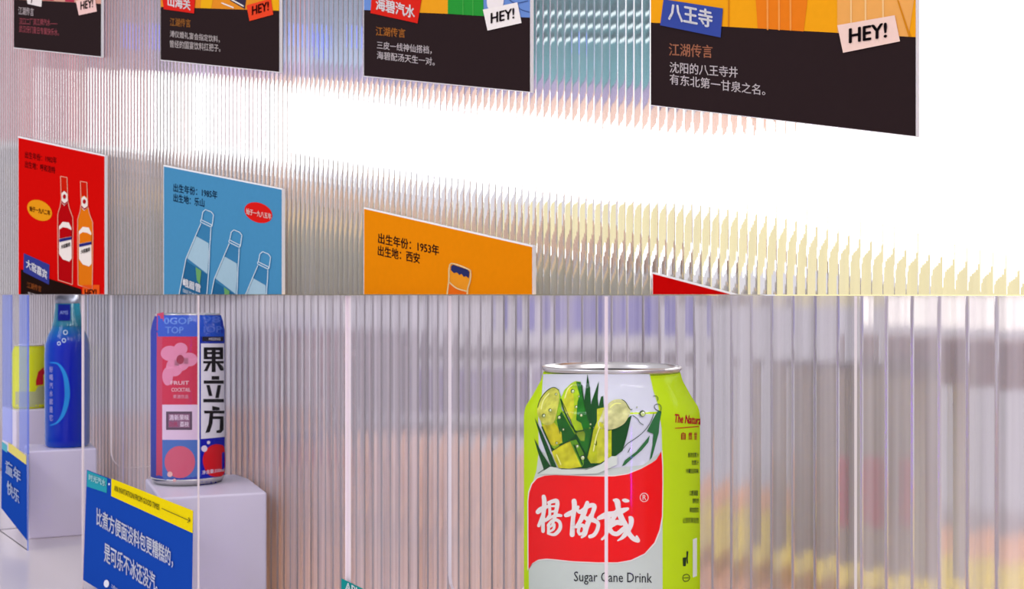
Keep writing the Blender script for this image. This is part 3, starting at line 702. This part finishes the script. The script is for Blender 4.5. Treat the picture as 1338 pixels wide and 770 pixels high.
k.lines('recycle_mark', [B([(1006, 705), (1012, 688), (1030, 682), (1044, 690), (1048, 706), (1038, 722), (1018, 726), (1008, 715), (1006, 705)]), B([(1012, 705), (1042, 703)])], 1.0, INK, 2, sm=False)
k.poly('white_patch', [(905.3, 705), (910.6, 703), (910.6, 753), (905.3, 755)], 'e6ead8', 2)

# slim pink and blue can
C2 = Vector((-0.2490, 1.0, H - 0.144)); C2.x = (245.5 - CX) / F
P2 = [(0.0, 0.0235), (0.002, 0.0262), (0.0022, 0.0263), (0.005, 0.0276), (0.1165, 0.0276), (0.123, 0.0262), (0.1275, 0.0245)]
t = can('drink_can', C2, P2, '1630a8', 0.0243, 0.1295, 'tall slim can with blue shoulder and white column of black characters')
k = Ink(Lathe(C2, P2), t, step=(6, 10), base=0.00010, coat=0.016)
bm = bmesh.new(); lathe_bm(bm, C2, [(0.0, .0236), (0.002, .0265), (0.0045, .0278), (0.0055, .0276)], 64); link('base_rim', bm, SILVER, t, smooth=True)
k.poly('pink_refraction', [(205, 410), (214, 408), (214, 632), (204, 630)], 'c8305c', 2)  # pink refracted at the case's rounded corner, painted onto the can
k.poly('blue_shoulder', [(206, 412), (292, 412), (292.5, 440), (206, 440)], '1c50c4', 3)
k.text('0GOP', (214, 424), (252, 424), 9, '5a86dc', 5, .03); k.text('TOP', (216, 436), (240, 436), 9, '5a86dc', 5, .03); k.text('98', (265, 422), (288, 422), 9, '4a70d4', 5, .03); k.text('IOP', (266, 435), (290, 435), 9, '4a70d4', 5, .03)
k.poly('crimson_panel', [(212, 440), (258.5, 440), (258.5, 529), (212, 529)], 'cc0440', 3)
k.polys('flower', [ell(222, 462, 12, 10), ell(236, 456, 9, 8), ell(228, 480, 11, 12), ell(247, 470, 11, 9), ell(219, 492, 7, 12), ell(236, 473, 12, 12)], 'e286a8', 4)
k.polys('flower_heart', [ell(235.5, 470, 5, 6)], '9c1840', 5)
k.text('FRUIT', (223, 503), (247, 503), 5, 'f4c8d4', 5, .02); k.text('COCKTAIL', (224, 512), (249, 512), 5, 'f4c8d4', 5, .02); k.text('果酒饮品', (226, 521), (246, 521), 5, 'e89ab2', 5, .02)
o = k.poly('pale_label', [(212, 529), (258.5, 529), (258.5, 575), (212, 575)], 'e2c4dc', 3)
k.poly('dark_frame', [(217, 538), (251, 538), (251, 562), (217, 562)], '53344e', 4)
k.polys('frame_field', [[(220, 541), (248, 541), (248, 559), (220, 559)]], '8c5478', 5)
k.text('清新果味', (221, 549.5), (247, 549.5), 7.5, 'ecd6e6', 6, .03); k.text('白桃', (221, 558), (232, 558), 7, 'b03060', 6, .03); k.text('荔枝', (235, 558), (247, 558), 7, 'ecd6e6', 6, .03)
k.poly('blue_foot', [(212, 575), (262, 575), (262, 633), (212, 633)], '3a68b8', 3)
k.poly('printed_fruit', ell(235, 604, 20, 21), 'd4506e', 4)
k.polys('bubble', [ell(222, 620, 3.4, 3.6), ell(228, 628, 2.2, 2.2)], 'f0b8b0', 6)
k.poly('white_column', [(262.5, 449), (293, 449), (293.6, 571), (262.5, 574)], 'ece8ee', 4)
k.poly('black_band', [(264.5, 440), (292, 440), (292, 446), (264.5, 446)], '2a2530', 4)
k.text('MISSING', (273, 445), (288, 445), 3.5, 'dcd6e0', 6, .02)
Q = lambda P: [(180 + x / 3.85, 380 + y / 3.85) for x, y in P]
def bar(x0, y0, x1, y1): return Q([(x0, y0), (x1, y0), (x1, y1), (x0, y1)])
k.polys('lettering', [bar(332, 285, 430, 300), bar(332, 285, 350, 345), bar(412, 285, 430, 345), bar(332, 308, 430, 320), bar(332, 332, 430, 345), bar(372, 285, 392, 410), bar(330, 354, 433, 366),
       Q([(352, 366), (368, 366), (350, 405), (332, 405)]), Q([(396, 366), (412, 366), (432, 385), (432, 402), (416, 402)]),
       bar(372, 430, 410, 448), bar(332, 452, 433, 468), Q([(345, 475), (362, 475), (376, 530), (358, 530)]), Q([(402, 475), (420, 475), (408, 540), (390, 540)]), bar(330, 545, 434, 562),
       Q([(375, 580), (412, 588), (412, 602), (375, 602)]), bar(334, 604, 436, 618), Q([(362, 618), (380, 618), (376, 670), (362, 712), (340, 716), (356, 670)]), bar(372, 632, 432, 646), Q([(414, 646), (432, 646), (432, 700), (418, 716), (396, 716), (396, 704), (412, 700)])], '1a1618', 6)
k.poly('blue_foot', [(262, 574), (293.5, 571.5), (293.5, 630), (262, 634)], '0c14a8', 4)
k.poly('printed_fruit', [(265, 604), (268, 590), (277, 582), (287, 581), (293.4, 587), (293.5, 617), (285, 623), (272, 620)], 'dc0c1c', 5, sm=True)
k.polys('bubble', [ell(267, 586.5, 4, 4.2), ell(272.5, 578.5, 2.2, 2.2)], 'e8dce8', 6)
k.text('净含量:330ml', (264, 620.5), (293, 616.5), 5.5, 'f2dce8', 7, .02)

# small blue bottle
C1 = Vector((-0.4469, 1.308, H - 0.1524))
P1 = [(0.0, 0.019), (0.002, 0.0212), (0.008, 0.0217), (0.092, 0.0219), (0.103, 0.0212), (0.112, 0.0185), (0.119, 0.0150), (0.125, 0.0133), (0.136, 0.0122), (0.1425, 0.0116)]
t = empty('drink_bottle', C1, 'small deep blue glass bottle with a light blue crescent label on a white plinth', 'bottle')
bm = bmesh.new(); lathe_bm(bm, C1, P1, 96)
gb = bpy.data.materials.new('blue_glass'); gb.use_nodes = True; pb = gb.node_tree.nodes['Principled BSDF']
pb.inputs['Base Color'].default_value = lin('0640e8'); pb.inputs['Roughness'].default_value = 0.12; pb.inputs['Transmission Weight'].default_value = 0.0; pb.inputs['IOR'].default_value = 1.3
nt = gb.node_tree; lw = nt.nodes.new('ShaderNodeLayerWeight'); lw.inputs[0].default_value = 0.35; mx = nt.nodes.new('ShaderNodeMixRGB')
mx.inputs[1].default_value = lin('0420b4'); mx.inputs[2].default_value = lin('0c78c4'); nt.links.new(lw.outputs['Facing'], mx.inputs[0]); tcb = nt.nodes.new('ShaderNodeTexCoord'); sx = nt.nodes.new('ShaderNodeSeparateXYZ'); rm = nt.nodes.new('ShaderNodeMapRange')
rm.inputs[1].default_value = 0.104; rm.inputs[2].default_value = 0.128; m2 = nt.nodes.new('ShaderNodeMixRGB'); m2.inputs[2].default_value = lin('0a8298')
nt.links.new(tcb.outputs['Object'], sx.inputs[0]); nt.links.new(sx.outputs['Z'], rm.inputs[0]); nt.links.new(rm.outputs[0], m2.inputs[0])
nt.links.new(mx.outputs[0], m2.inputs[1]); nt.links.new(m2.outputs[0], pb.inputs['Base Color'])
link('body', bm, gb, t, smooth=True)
bm = bmesh.new(); lathe_bm(bm, C1, [(0.121, .0152), (0.1255, .0138), (0.138, .0124), (0.1435, .0119)], 64, cap=False)
tealg = mat('0b7a92', 0.2, coat=0.4); link('neck_sleeve', bm, tealg, t, smooth=True)
bm = bmesh.new(); lathe_bm(bm, C1, [(0.1425, .0112), (0.144, .0118), (0.1515, .0108), (0.1522, .009)], 40); link('cap', bm, mat('8d8f9c', 0.35, metal=0.6), t, smooth=True)
k = Ink(Lathe(C1, P1), t, step=(5, 6), base=0.00012, rough=0.35)
k.poly('neck_label', [(76, 398), (92, 398), (92, 419), (75.5, 419)], '12208c', 14)
k.text('AMS', (78, 411), (89, 411), 5, '8fa0dc', 16, .02)
arc = [(66, 474, 1.5), (76, 476, 2.5), (84, 488, 5), (87.5, 505, 6.5), (87.5, 522, 6.5), (83, 540, 5), (75, 552, 2.5), (66, 556, 1.5)]
bm = bmesh.new(); stroke2(bm, arc); k.put('crescent_label', bm, '2f9ae0', 3)
for i, g in enumerate('好喝汽水就是它'): k.text(g, (64.5, 487 + i * 10.5), (69, 487 + i * 10.5), 8, 'b8b4e0', 3, .03)
k.lines('bubble', [ell(85.5, 434.5, 2.6, 2.8, 0, 12) + [(88.1, 434.5)], ell(83.5, 445, 2.3, 2.5, 0, 12) + [(85.8, 445)], ell(77, 449, 2, 2.2, 0, 12) + [(79, 449)]], 1.1, 'd6e6ee', 3, sm=False)

# small yellow can
C0 = Vector((-0.549, 1.48, H - 0.1288))
P0 = [(0.0, 0.0165), (0.002, 0.0185), (0.004, 0.019), (0.063, 0.019), (0.068, 0.0165), (0.0705, 0.0158)]
t = can('drink_can', C0, P0, 'eef400', 0.0160, 0.072, 'small yellow can with red emblem at the far left behind the blue bottle')
k = Ink(Lathe(C0, P0), t, step=(5, 6), base=0.00015, rough=0.3)
k.poly('red_emblem', [(47, 498), (50, 486), (56, 481), (62, 480), (62, 500), (55, 503), (47, 504)], 'e0141c', 2, sm=False)
k.poly('pale_foot', [(20, 512), (46, 512), (50, 505), (58, 504), (58, 532), (20, 532)], 'c2c68c', 2)

# ------------------------------------------------------------------ clear cases
AC = acrylic()
EDGE = mat('eee2e4', 0.25, spec=0.6)
EDGEB = mat('8fa4ee', 0.25, spec=0.6)  # blue light caught in the sheet edges, put into their colour
AT = 0.0013
def panel(name, o, a, c, th, parent, edge, seen=None, outline=None):
    """sheet spanned by a (horizontal) and c (vertical), thickness vector th; outline in (s, h) fractions-free metres"""
    a_, c_ = a.normalized(), c.normalized()
    pts = outline or [(0, 0), (a.length, 0), (a.length, c.length), (0, c.length)]
    bm = bmesh.new()
    P3 = [o + a_ * s + c_ * h for s, h in pts]
    f = [bm.verts.new(p) for p in P3]; b = [bm.verts.new(p + th) for p in P3]
    tri = tessellate_polygon([[Vector((s, h, 0)) for s, h in pts]])
    for q in tri:
        bm.faces.new([f[i] for i in q]); bm.faces.new([b[i] for i in q[::-1]])
    n = len(pts); es = []
    for i in range(n):
        j = (i + 1) % n; e = bm.faces.new((f[j], f[i], b[i], b[j])); e.material_index = 1 if seen is None or i in seen else 0
    bmesh.ops.recalc_face_normals(bm, faces=bm.faces)
    return link(name, bm, [AC, edge], parent)
def notch(w, h, a, b, d, r=0.016):
    """outline of an end sheet of width w, height h with a hand opening from a to b, d deep, rounded corners"""
    pts = [(0, 0), (w, 0), (w, h), (b, h)]
    for k in range(7):
        q = math.pi / 2 * k / 6; pts.append((b - r + r * math.cos(q), h - d + r - r * math.sin(q)))
    for k in range(7):
        q = math.pi / 2 * k / 6; pts.append((a + r - r * math.sin(q), h - d + r - r * math.cos(q)))
    return pts + [(a, h), (0, h)]
def case(Xn, length, depth, D, drop, edge, label, nt=None):
    P = Plane(LN, D); c = P(Xn, 385); c.z = H - drop
    up = Vector((0, 0, drop - 0.0006))
    t = empty('display_case', c, label, 'display case', 'clear cases on the counter')
    panel('front_panel', c - LU * length, LU * length, up, LN * AT, t, edge)
    panel('side_panel', c + LN * AT - LU * AT, LN * depth, up, LU * AT, t, edge, seen=(1,))
    panel('side_panel', c + LN * AT - LU * length, LN * depth, up, LU * 0.003, t, edge, seen=(set(range(40)) - {0, 1, 3}) if nt else None, outline=notch(depth, up.length, *nt) if nt else None)
    return t, Plane(LN, D)
t, P = case(790, 0.185, 0.112, 0.245, SHELF, EDGE, 'nearest clear case around the large lime can, with a teal sign corner', (0.050, 0.095, 0.142, 0.016))
k = Ink(P, t, base=0.0002)
sg = k.poly('sign_card', [(446, 757), (790, 925), (790, 1000), (446, 940)], '1f49a8', 1)
k.poly('teal_corner', [(446, 756), (500, 782), (500, 810), (446, 790)], '1c8f8c', 2, parent=sg)
k.text('APL', (451, 771), (470, 781), 11, 'f2fafa', 4, .03, parent=sg)
t, P = case(258, 0.2735, 0.100, 0.2806, SHELF, EDGE, 'middle clear case around the slim pink can, with a blue and yellow sign', (0.022, 0.066, 0.142, 0.014))
k = Ink(P, t, base=0.0003)
sg = k.poly('sign_card', [(113.5, 614), (252.5, 668), (250, 846), (108.5, 758)], '1c4aac', 1)
o = k.poly('teal_corner', [(114, 615), (140, 625.5), (139.3, 644.5), (113.5, 636)], '2f9fae', 2, parent=sg)
k.text('时光汽水', (116, 628), (138, 636.5), 9, 'c8eef0', 4, .03, parent=sg)
k.polys('sign_dot', [ell(142.5, 633, 1, 1.6)], 'dfe8f4', 2, parent=sg)
k.poly('yellow_strip', [(145.5, 625.5), (252.3, 667.5), (251.7, 697), (145.3, 648.5)], 'f4dc14', 2, parent=sg)
k.text('AN INVITATION FROM GOOD TIMES', (149, 641.5), (208, 667), 7.5, '6a6628', 4, .02, parent=sg)
k.lines('arrow', [[(211, 664.5), (248, 681)], [(248, 681), (246, 676.5)], [(248, 681), (244.5, 683)]], 0.9, '6a6628', 4, parent=sg, sm=False)
k.text('比煮方便面没料包更糟糕的，', (126, 687), (226, 743), 24, 'e9ecf6', 4, .025, parent=sg)
k.text('是可乐不冰还没汽。', (136, 734), (206, 777), 26, 'e9ecf6', 4, .025, parent=sg)
k.polys('sign_dot', [ell(139, 763, 3.4, 5)], 'e9ecf6', 4, parent=sg)
k.text('汽水博物馆', (145, 773), (190, 800), 10, 'c9d2ea', 4, .02, parent=sg)
t, P = case(35.5, 0.128, 0.088, 0.2806, SHELF, EDGEB, 'far left clear case around the blue bottle, with a small blurred blue sign')
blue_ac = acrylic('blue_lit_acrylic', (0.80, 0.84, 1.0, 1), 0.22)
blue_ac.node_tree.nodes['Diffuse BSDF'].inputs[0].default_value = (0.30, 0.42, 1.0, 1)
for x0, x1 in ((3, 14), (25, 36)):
    bm = bmesh.new(); slab_px(bm, [(x0, 385.5), (x1, 385.5), (x1, 579 + x0 * .6), (x0, 573 + x0 * .6)], P, 0.0002, 0.0018); o = link('blue_streak', bm, blue_ac, t); o['label'] = 'clear strip coloured as a streak of blue light'  # added strips: streaks of blue light in the acrylic, put into the colour
k = Ink(P, t, base=0.0004)
sg = k.poly('sign_card', [(2.5, 584), (35, 608), (35.5, 707), (1.5, 664)], '1c4aac', 1)
k.poly('teal_corner', [(2.5, 577), (9.5, 582), (9.5, 592), (2.5, 587)], '5fb4c4', 2, parent=sg)
k.poly('yellow_strip', [(11, 577), (34, 596), (34, 607.5), (11, 590)], 'e6d878', 2, parent=sg)
k.text('童年', (7, 618), (27, 633), 18, 'c3d2ee', 4, .03, parent=sg)
k.text('快乐', (9, 645), (25, 660), 18, 'c3d2ee', 4, .03, parent=sg)
